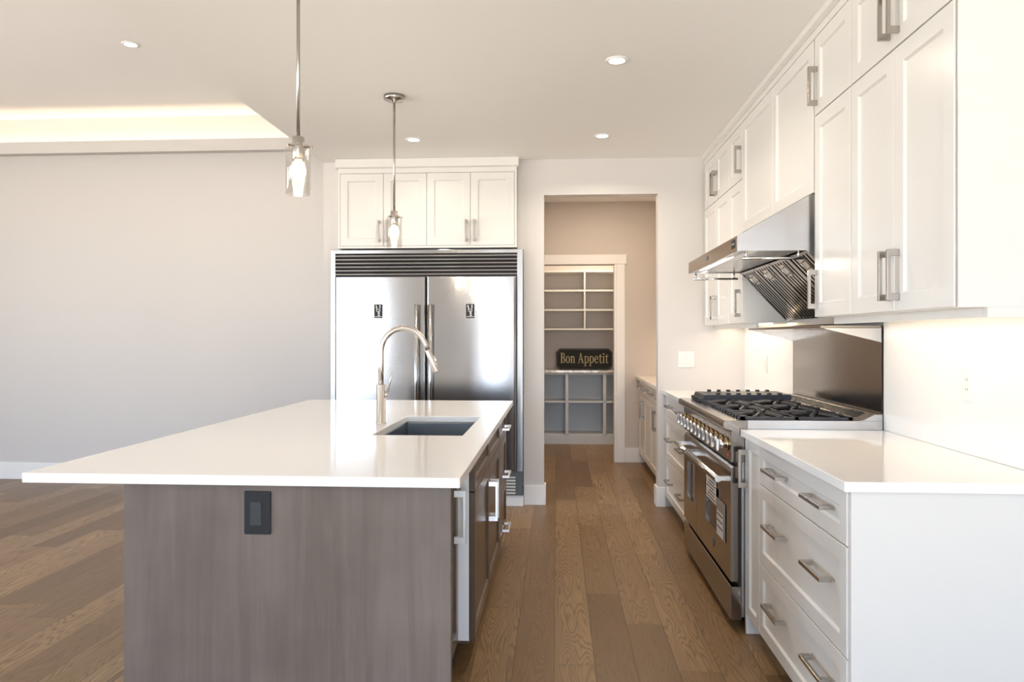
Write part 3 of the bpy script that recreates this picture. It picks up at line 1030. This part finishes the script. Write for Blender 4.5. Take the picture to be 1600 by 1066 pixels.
# ------------------------------------------------------------------ hood
HY0, HY1 = 3.342, 4.540
hd = thing('range_hood', (1.15, 3.95, 1.395), 'stainless range hood with slanted baffle filters and pot rails above the range', 'range hood')
side = [(0.817, 1.724), (0.817, 1.790), (1.142, 1.976), (1.458, 1.976), (1.458, 1.398), (1.412, 1.398), (1.412, 1.424), (1.124, 1.724)]
for y in (HY0, HY1 - 0.003):
    MB().prism(side, lambda p, q, t: (p, t, q), y, y + 0.003).build('side_panel', 'steelh', hd)
MB().prism([(0.8171, 1.790), (1.142, 1.976), (1.458, 1.976), (1.458, 1.972), (1.143, 1.972), (0.819, 1.7875)], lambda p, q, t: (p, t, q), HY0 + 0.004, HY1 - 0.004).build('top_cover', 'steelh', hd)
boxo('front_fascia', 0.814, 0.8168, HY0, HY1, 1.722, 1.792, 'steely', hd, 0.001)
MB().prism([(0.818, 1.724), (0.818, 1.728), (0.905, 1.745), (0.925, 1.735), (1.124, 1.735), (1.124, 1.731), (0.925, 1.730), (0.905, 1.740), (0.835, 1.724)],
           lambda p, q, t: (p, t, q), HY0 + 0.004, HY1 - 0.004).build('underside_panel', 'steelh', hd)
MB().hexa([(0.842, 3.72, 1.7255), (0.892, 3.72, 1.7365), (0.892, 4.34, 1.7365), (0.842, 4.34, 1.7255),
           (0.842, 3.72, 1.7235), (0.892, 3.72, 1.7345), (0.892, 4.34, 1.7345), (0.842, 4.34, 1.7235)]).build('lamp', 'hoodlamp', hd)
area('hood_lamp_beam', (0.87, 4.03, 1.715), 0.04, 0.58, 3.0, WARM2, (0, 0, 0))
boxo('badge', 0.8115, 0.8139, 3.965, 4.005, 1.748, 1.770, 'darkg', hd, 0.001)
m = MB()
m.mat(M['blackm']).box(0.8125, 0.8139, 3.370, 3.435, 1.742, 1.780)
m.mat(M['chrome'])
for k in range(4):
    m.box(0.8115, 0.8126, 3.378 + k * 0.014, 3.386 + k * 0.014, 1.757, 1.765)
m.build('control_buttons', None, hd)
# baffle filters on the slope
A_, B_ = Vector((1.124, 0, 1.731)), Vector((1.412, 0, 1.429))
sl = B_ - A_
nr = Vector((-sl.z, 0, sl.x)).normalized() * -1   # pointing down and out
nr = nr if nr.x < 0 else -nr
NB = 4
fw = (HY1 - HY0 - 0.012) / NB


def on(s_, d_, y):
    p = A_ + sl * s_ + nr * d_
    return (p.x, y, p.z)


for k in range(NB):
    y0 = HY0 + 0.006 + k * fw + 0.001
    y1 = y0 + fw - 0.002
    m = MB()
    m.mat(M['blackm'])
    m.hexa([on(0.02, -0.026, y0), on(0.98, -0.026, y0), on(0.98, -0.026, y1), on(0.02, -0.026, y1),
            on(0.02, -0.020, y0), on(0.98, -0.020, y0), on(0.98, -0.020, y1), on(0.02, -0.020, y1)])
    m.mat(M['steely'])
    nb = 6
    for i in range(nb):
        a = y0 + 0.012 + i * (y1 - y0 - 0.024) / nb
        b = a + (y1 - y0 - 0.024) / nb * 0.55
        m.hexa([on(0.04, -0.021, a), on(0.96, -0.021, a), on(0.96, -0.021, b), on(0.04, -0.021, b),
                on(0.04, 0.0, a), on(0.96, 0.0, a), on(0.96, 0.0, b), on(0.04, 0.0, b)])
    for a, b in ((0.02, 0.055), (0.945, 0.98)):
        m.hexa([on(a, -0.012, y0), on(b, -0.012, y0), on(b, -0.012, y1), on(a, -0.012, y1),
                on(a, 0.001, y0), on(b, 0.001, y0), on(b, 0.001, y1), on(a, 0.001, y1)])
    for a, b in ((y0, y0 + 0.009), (y1 - 0.009, y1)):
        m.hexa([on(0.02, -0.012, a), on(0.98, -0.012, a), on(0.98, -0.012, b), on(0.02, -0.012, b),
                on(0.02, 0.001, a), on(0.98, 0.001, a), on(0.98, 0.001, b), on(0.02, 0.001, b)])
    f = m.build('baffle_filter', None, hd)
    yc = (y0 + y1) / 2
    hnd = MB()
    hnd.hexa([on(0.09, 0.001, yc - 0.030), on(0.27, 0.001, yc - 0.030), on(0.27, 0.001, yc + 0.030), on(0.09, 0.001, yc + 0.030),
              on(0.09, 0.004, yc - 0.030), on(0.27, 0.004, yc - 0.030), on(0.27, 0.004, yc + 0.030), on(0.09, 0.004, yc + 0.030)])
    hnd.tube([on(0.13, 0.004, yc - 0.014), on(0.13, 0.022, yc - 0.014), on(0.23, 0.022, yc - 0.014), on(0.23, 0.004, yc - 0.014)], 0.003, 8)
    hnd.build('handle', 'nickel', f)
boxo('grease_channel', 1.410, 1.4575, HY0 + 0.004, HY1 - 0.004, 1.3985, 1.445, 'steelh', hd, 0.001)
for y in (HY0 + 0.004, HY1 - 0.004):
    r = MB()
    r.tube([(0.842, y, 1.690), (1.112, y, 1.690)], 0.0070, 12)
    for x in (0.858, 1.090):
        r.tube([(x, y, 1.690), (x, y, 1.7245)], 0.0055, 10)
    r.build('pot_rail', 'chrome', hd)

# ------------------------------------------------------------------ right hand uppers
FU = 1.148


def upper(name, y0, y1, z0, z1, label, splits, row_z, handles, group='white wall cabinets on the right', hz=None):
    c = thing(name, ((FU + XW) / 2, (y0 + y1) / 2, z0), label, 'cabinet', group)
    boxo('carcass', FU + 0.0205, 1.4715, y0 + 0.001, y1 - 0.001, z0, z1, 'white', c)
    for r, (a, b) in enumerate(row_z):
        for k in range(len(splits) - 1):
            d = shaker('door', c, '-X', FU, splits[k] + 0.0015, splits[k + 1] - 0.0015, a, b, 'white', 0.060)
            s = handles[k]
            if s:
                yh = splits[k + 1] - 0.032 if s > 0 else splits[k] + 0.032
                zh = a + 0.122 if r == 0 else a + 0.123
                pull(d, '-X', FU, yh, zh, 0.172, True)
    return c


LOW, HIGH = (1.421, 2.314), (2.319, 2.664)
ua = upper('wall_cabinet', 2.158, 2.9045, 1.419, 2.70, 'white paired door wall cabinet nearest the camera, two tiers high', [2.168, 2.541, 2.9035], (LOW, HIGH), (1, -1))
boxo('end_panel', FU + 0.003, 1.4715, 2.1525, 2.1585, 1.419, 2.70, 'white', ua)
boxo('light_rail', 1.232, 1.4595, 2.1535, 2.172, 1.390, 1.4188, 'white', ua)
boxo('light_rail', 1.232, 1.248, 2.1725, 2.904, 1.390, 1.4188, 'white', ua)
ub = upper('wall_cabinet', 2.9055, 3.3235, 1.419, 2.70, 'white single door wall cabinet beside the near end of the hood, two tiers high', [2.9065, 3.306], (LOW, HIGH), (1,))
boxo('light_rail', 1.232, 1.248, 2.906, 3.306, 1.390, 1.4188, 'white', ub)
upper('wall_cabinet', 3.3245, 4.5665, 1.979, 2.70, 'white two door wall cabinet directly above the range hood', [3.3245, 3.940, 4.5660], ((1.981, 2.664),), (0, 0))
ud = upper('wall_cabinet', 4.5675, 5.7385, 1.419, 2.70, 'white three door wall cabinet in the far corner beyond the hood', [4.569, 4.919, 5.308, 5.720], (LOW, HIGH), (-1, 1, -1))
boxo('light_rail', 1.232, 1.248, 4.569, 5.737, 1.390, 1.4188, 'white', ud)
tag(MB().prism([(FU + 0.0205, 2.7005), (FU - 0.004, 2.7005), (FU - 0.022, 2.712), (FU - 0.024, 2.7395), (1.30, 2.7395), (1.30, 2.7005)],
               lambda p, q, t: (p, t, q), 2.135, 5.7385).build('crown_molding', 'white', None, 0.0015),
    'white crown molding along the top of the right hand wall cabinets', 'molding')
tag(boxo('frieze_board', FU, FU + 0.019, 2.160, 5.7385, 2.6665, 2.7003, 'white'), 'flat white frieze strip just under the crown on the right', 'molding')
# under-cabinet lights
for y0, y1, nm, lb in ((2.20, 3.28, ua, 'near'), (4.60, 5.70, ud, 'far')):
    boxo('light_strip', 1.33, 1.342, y0, y1, 1.4110, 1.4187, 'strip', nm)
area('under_cabinet_glow', (1.336, 2.74, 1.405), 0.02, 1.08, 1.15, WARM)
area('under_cabinet_glow', (1.336, 5.15, 1.405), 0.02, 1.08, 1.7, WARM)

# ------------------------------------------------------------------ switch and outlets
sw = thing('light_switch', (1.01, 5.735, 1.094), 'white double rocker switch on the back wall right of the doorway', 'switch')
boxo('cover_plate', 0.945, 1.074, 5.7325, 5.7385, 1.094, 1.219, 'plate', sw, 0.002)
for x in (0.973, 1.020):
    boxo('rocker', x, x + 0.033, 5.7295, 5.7324, 1.122, 1.190, 'plate', sw, 0.0015)


def wall_outlet(y, z, label, mat):
    o = thing('wall_outlet', (1.458, y, z), label, 'outlet', 'outlets in the backsplash')
    boxo('cover_plate', 1.4545, 1.4595, y - 0.037, y + 0.037, z, z + 0.118, mat, o, 0.0015)
    m = MB().mat(M[mat]).box(1.4525, 1.4544, y - 0.017, y + 0.017, z + 0.024, z + 0.094)
    m.mat(M['grey'])
    for zc in (z + 0.076, z + 0.042):
        for dy in (-0.006, 0.006):
            m.box(1.4520, 1.4526, y + dy - 0.001, y + dy + 0.001, zc - 0.004, zc + 0.004)
    m.build('socket_insert', None, o)


wall_outlet(2.665, 1.105, 'ivory outlet in the near backsplash under the paired wall cabinet', 'ivory')
wall_outlet(5.16, 1.080, 'white outlet in the far backsplash beyond the range', 'plate')

# ------------------------------------------------------------------ hall cabinets
HX = 0.865
for k, (y0, y1, lb) in enumerate(((5.870, 6.800, 'white hall base cabinet with drawers over doors, nearer the kitchen doorway'),
                                  (6.802, 7.722, 'white hall base cabinet with drawers over doors, against the pantry wall'))):
    c = thing('hall_cabinet', (1.16, (y0 + y1) / 2, 0), lb, 'cabinet', 'white hall cabinets')
    MB().tray(HX + 0.0205, XW - 0.002, y0, y1, 0.10, 0.8845, 0.016).build('carcass', 'white', c)
    boxo('toe_kick', HX + 0.075, HX + 0.09, y0, y1, 0.0, 0.0995, 'white', c)
    ym = (y0 + y1) / 2
    for a, b, sgn in ((y0 + 0.002, ym - 0.0015, 1), (ym + 0.0015, y1 - 0.002, -1)):
        d = shaker('drawer', c, '-X', HX, a, b, 0.735, 0.879, 'white', 0.045)
        pull(d, '-X', HX, (a + b) / 2, 0.81, 0.17, False)
        d = shaker('door', c, '-X', HX, a, b, 0.105, 0.730, 'white', 0.055)
        pull(d, '-X', HX, b - 0.032 if sgn > 0 else a + 0.032, 0.600, 0.17, True)
tag(boxo('hall_countertop', 0.836, XW - 0.001, 5.866, 7.7385, 0.885, 0.915, 'quartz', None, 0.002), 'white countertop on the hall cabinets beyond the doorway', 'countertop')
area('hall_counter_glow', (1.33, 6.8, 1.42), 0.03, 1.6, 4.0, WARM)
area('hall_ceiling_glow', (0.45, 6.7, 2.755), 0.09, 0, 14.0, WARM, disk=True)

# ------------------------------------------------------------------ pantry
ps = thing('pantry_wall_shelves', (0.35, 9.22, 1.41), 'cream divided shelf unit on the upper pantry wall', 'shelf unit')
sx0, sx1 = -0.235, 1.45
for z in (1.415, 1.655, 1.897, 2.138):
    boxo('shelf', sx0, sx1, 9.05, 9.395, z, z + 0.022, 'shelf', ps, 0.001)
for a, b in ((1.4375, 1.6545), (1.6775, 1.8965), (1.9195, 2.1375)):
    for x in (-0.23, 0.336, 0.90, 1.43):
        boxo('divider', x, x + 0.019, 9.052, 9.394, a, b, 'shelf', ps)

pb = thing('pantry_cubby_cabinet', (0.35, 9.2, 0), 'daylight-tinted open cubby cabinet along the lower pantry wall', 'shelf unit')
for z in (0.100, 0.512, 0.862):
    boxo('shelf', sx0, sx1, 9.01, 9.375, z, z + 0.020, 'shelfb', pb, 0.001)
boxo('back_panel', sx0, sx1, 9.376, 9.395, 0.10, 0.885, 'shelfb', pb)
boxo('plinth', sx0, sx1, 9.004, 9.02, 0.0, 0.0995, 'shelfb', pb)
for a, b in ((0.1205, 0.5115), (0.5325, 0.8615)):
    for x in (-0.23, 0.105, 0.570, 1.43):
        boxo('divider', x, x + 0.038, 9.0, 9.3755, a, b, 'shelfb', pb)
tag(boxo('pantry_countertop', sx0, sx1, 8.985, 9.399, 0.8855, 0.915, 'marble', None, 0.002), 'pale marbled countertop on the pantry cubbies', 'countertop')
area('pantry_glow', (0.5, 8.6, 2.755), 0.10, 0, 22.0, WARM2, disk=True)

# sign
sg = thing('bon_appetit_sign', (0.338, 9.10, 0.916), 'black clipped-corner sign reading Bon Appetit in gold, standing on the pantry counter', 'sign')
LEAN = 0.07


def sgn(x, zz, d):          # x across, zz up the face, d towards the viewer
    return (x, 9.07 + zz * math.sin(LEAN) - d, 0.9165 + zz * math.cos(LEAN))


def clipped(x0, x1, z0, z1, c):
    return [(x0 + c, z0), (x1 - c, z0), (x1, z0 + c), (x1, z1 - c), (x1 - c, z1), (x0 + c, z1), (x0, z1 - c), (x0, z0 + c)]


MB().prism(clipped(-0.010, 0.690, 0.0, 0.268, 0.045), lambda p, q, t: sgn(p, q, t), -0.018, 0.0).build('board', 'signb', sg, 0.003)
o_, i_ = clipped(-0.002, 0.682, 0.008, 0.260, 0.042), clipped(0.004, 0.676, 0.014, 0.254, 0.040)
m = MB()
vo = [[m.b.verts.new(sgn(x, z, d)) for x, z in pts] for pts, d in ((o_, 0.0005), (o_, 0.002), (i_, 0.002), (i_, 0.0005))]
for A, B in zip(vo, vo[1:] + vo[:1]):
    for k in range(8):
        m.face([A[k], A[(k + 1) % 8], B[(k + 1) % 8], B[k]])
m.build('border_line', 'grey', sg)


class Letter:
    """old-style serif letter drawn with strokes; unit = cap height"""

    def __init__(self):
        self.p = []

    def poly(self, pts):
        self.p.append(pts)
        return self

    def rect(self, x0, x1, y0, y1):
        return self.poly([(x0, y0), (x1, y0), (x1, y1), (x0, y1)])

    def stem(self, x, y0, y1, w=0.14, bot=True, top=True, left_only=False):
        self.rect(x, x + w, y0, y1)
        if bot:
            self.poly([(x - 0.07, y0), (x + w + 0.07, y0), (x + w + 0.07, y0 + 0.03), (x + w, y0 + 0.07), (x, y0 + 0.07), (x - 0.07, y0 + 0.03)])
        if top:
            if left_only:
                self.poly([(x - 0.08, y1 - 0.09), (x, y1 - 0.10), (x + w, y1), (x, y1)])
            else:
                self.poly([(x - 0.07, y1), (x - 0.07, y1 - 0.03), (x, y1 - 0.07), (x + w, y1 - 0.07), (x + w, y1)])
        return self

    def ring(self, cx, cy, rx, ry, tx, ty, a0=0.0, a1=360.0, n=22):
        for k in range(n):
            a, b = math.radians(a0 + (a1 - a0) * k / n), math.radians(a0 + (a1 - a0) * (k + 1) / n)
            self.poly([(cx + rx * math.cos(a), cy + ry * math.sin(a)), (cx + rx * math.cos(b), cy + ry * math.sin(b)),
                       (cx + (rx - tx) * math.cos(b), cy + (ry - ty) * math.sin(b)), (cx + (rx - tx) * math.cos(a), cy + (ry - ty) * math.sin(a))])
        return self


XH = 0.68


def glyph(ch):
    L = Letter()
    if ch == 'B':
        L.stem(0.07, 0, 1, 0.15)
        L.rect(0.07, 0.34, 0, 0.055).rect(0.07, 0.34, 0.945, 1).rect(0.07, 0.36, 0.49, 0.545)
        L.ring(0.32, 0.755, 0.24, 0.245, 0.14, 0.055, -90, 90).ring(0.34, 0.2625, 0.29, 0.2625, 0.15, 0.055, -90, 90)
        return L, 0.70
    if ch == 'o':
        return L.ring(0.29, XH / 2, 0.29, XH / 2 + 0.015, 0.135, 0.055), 0.64
    if ch == 'n':
        L.stem(0.08, 0, XH, 0.13, True, True, True)
        L.stem(0.42, 0, XH - 0.2, 0.13, True, False)
        L.ring(0.33, XH - 0.21, 0.22, 0.22, 0.13, 0.09, 0, 150)
        return L, 0.68
    if ch == 'A':
        L.poly([(0.06, 0), (0.13, 0), (0.37, 0.86), (0.36, 1.0), (0.33, 1.0)])
        L.poly([(0.33, 1.0), (0.40, 1.0), (0.72, 0), (0.55, 0)])
        L.rect(0.18, 0.56, 0.33, 0.39)
        L.rect(-0.01, 0.22, 0, 0.035).rect(0.47, 0.80, 0, 0.035)
        return L, 0.84
    if ch == 'p':
        L.stem(0.07, -0.30, XH, 0.13, True, True, True)
        L.ring(0.32, XH / 2, 0.29, XH / 2 + 0.01, 0.135, 0.06, -165, 165)
        return L, 0.68
    if ch == 'e':
        L.ring(0.28, XH / 2, 0.28, XH / 2 + 0.015, 0.13, 0.055, 15, 325)
        L.rect(0.12, 0.55, 0.36, 0.41)
        return L, 0.62
    if ch == 't':
        L.poly([(0.11, 0.06), (0.24, 0.04), (0.24, 0.90), (0.11, 0.76)])
        L.rect(0.0, 0.42, XH - 0.06, XH)
        L.ring(0.28, 0.13, 0.17, 0.14, 0.12, 0.07, 180, 330)
        return L, 0.48
    if ch == 'i':
        L.stem(0.08, 0, XH, 0.13, True, True, True)
        L.ring(0.145, 0.88, 0.085, 0.085, 0.083, 0.083)
        return L, 0.36


words = 'Bon Appetit'
adv, total = [], 0.0
for ch in words:
    if ch == ' ':
        adv.append(None)
        total += 0.34
    else:
        g = glyph(ch)
        adv.append(g)
        total += g[1]
capH = 0.128
kx = 0.600 / (total * capH)
x = 0.045
for ch, g in zip(words, adv):
    if g is None:
        x += 0.34 * capH * kx
        continue
    m = MB()
    for pts in g[0].p:
        m.prism([(x + px * capH * kx, 0.075 + 0.012 + py * capH) for px, py in pts], lambda p, q, t: sgn(p, q, t), 0.0003, 0.003)
    m.build('letter', 'gold', sg)
    x += g[1] * capH * kx

for o in bpy.data.objects:
    for k in ('_org_x', '_org_y', '_org_z'):
        if k in o:
            del o[k]
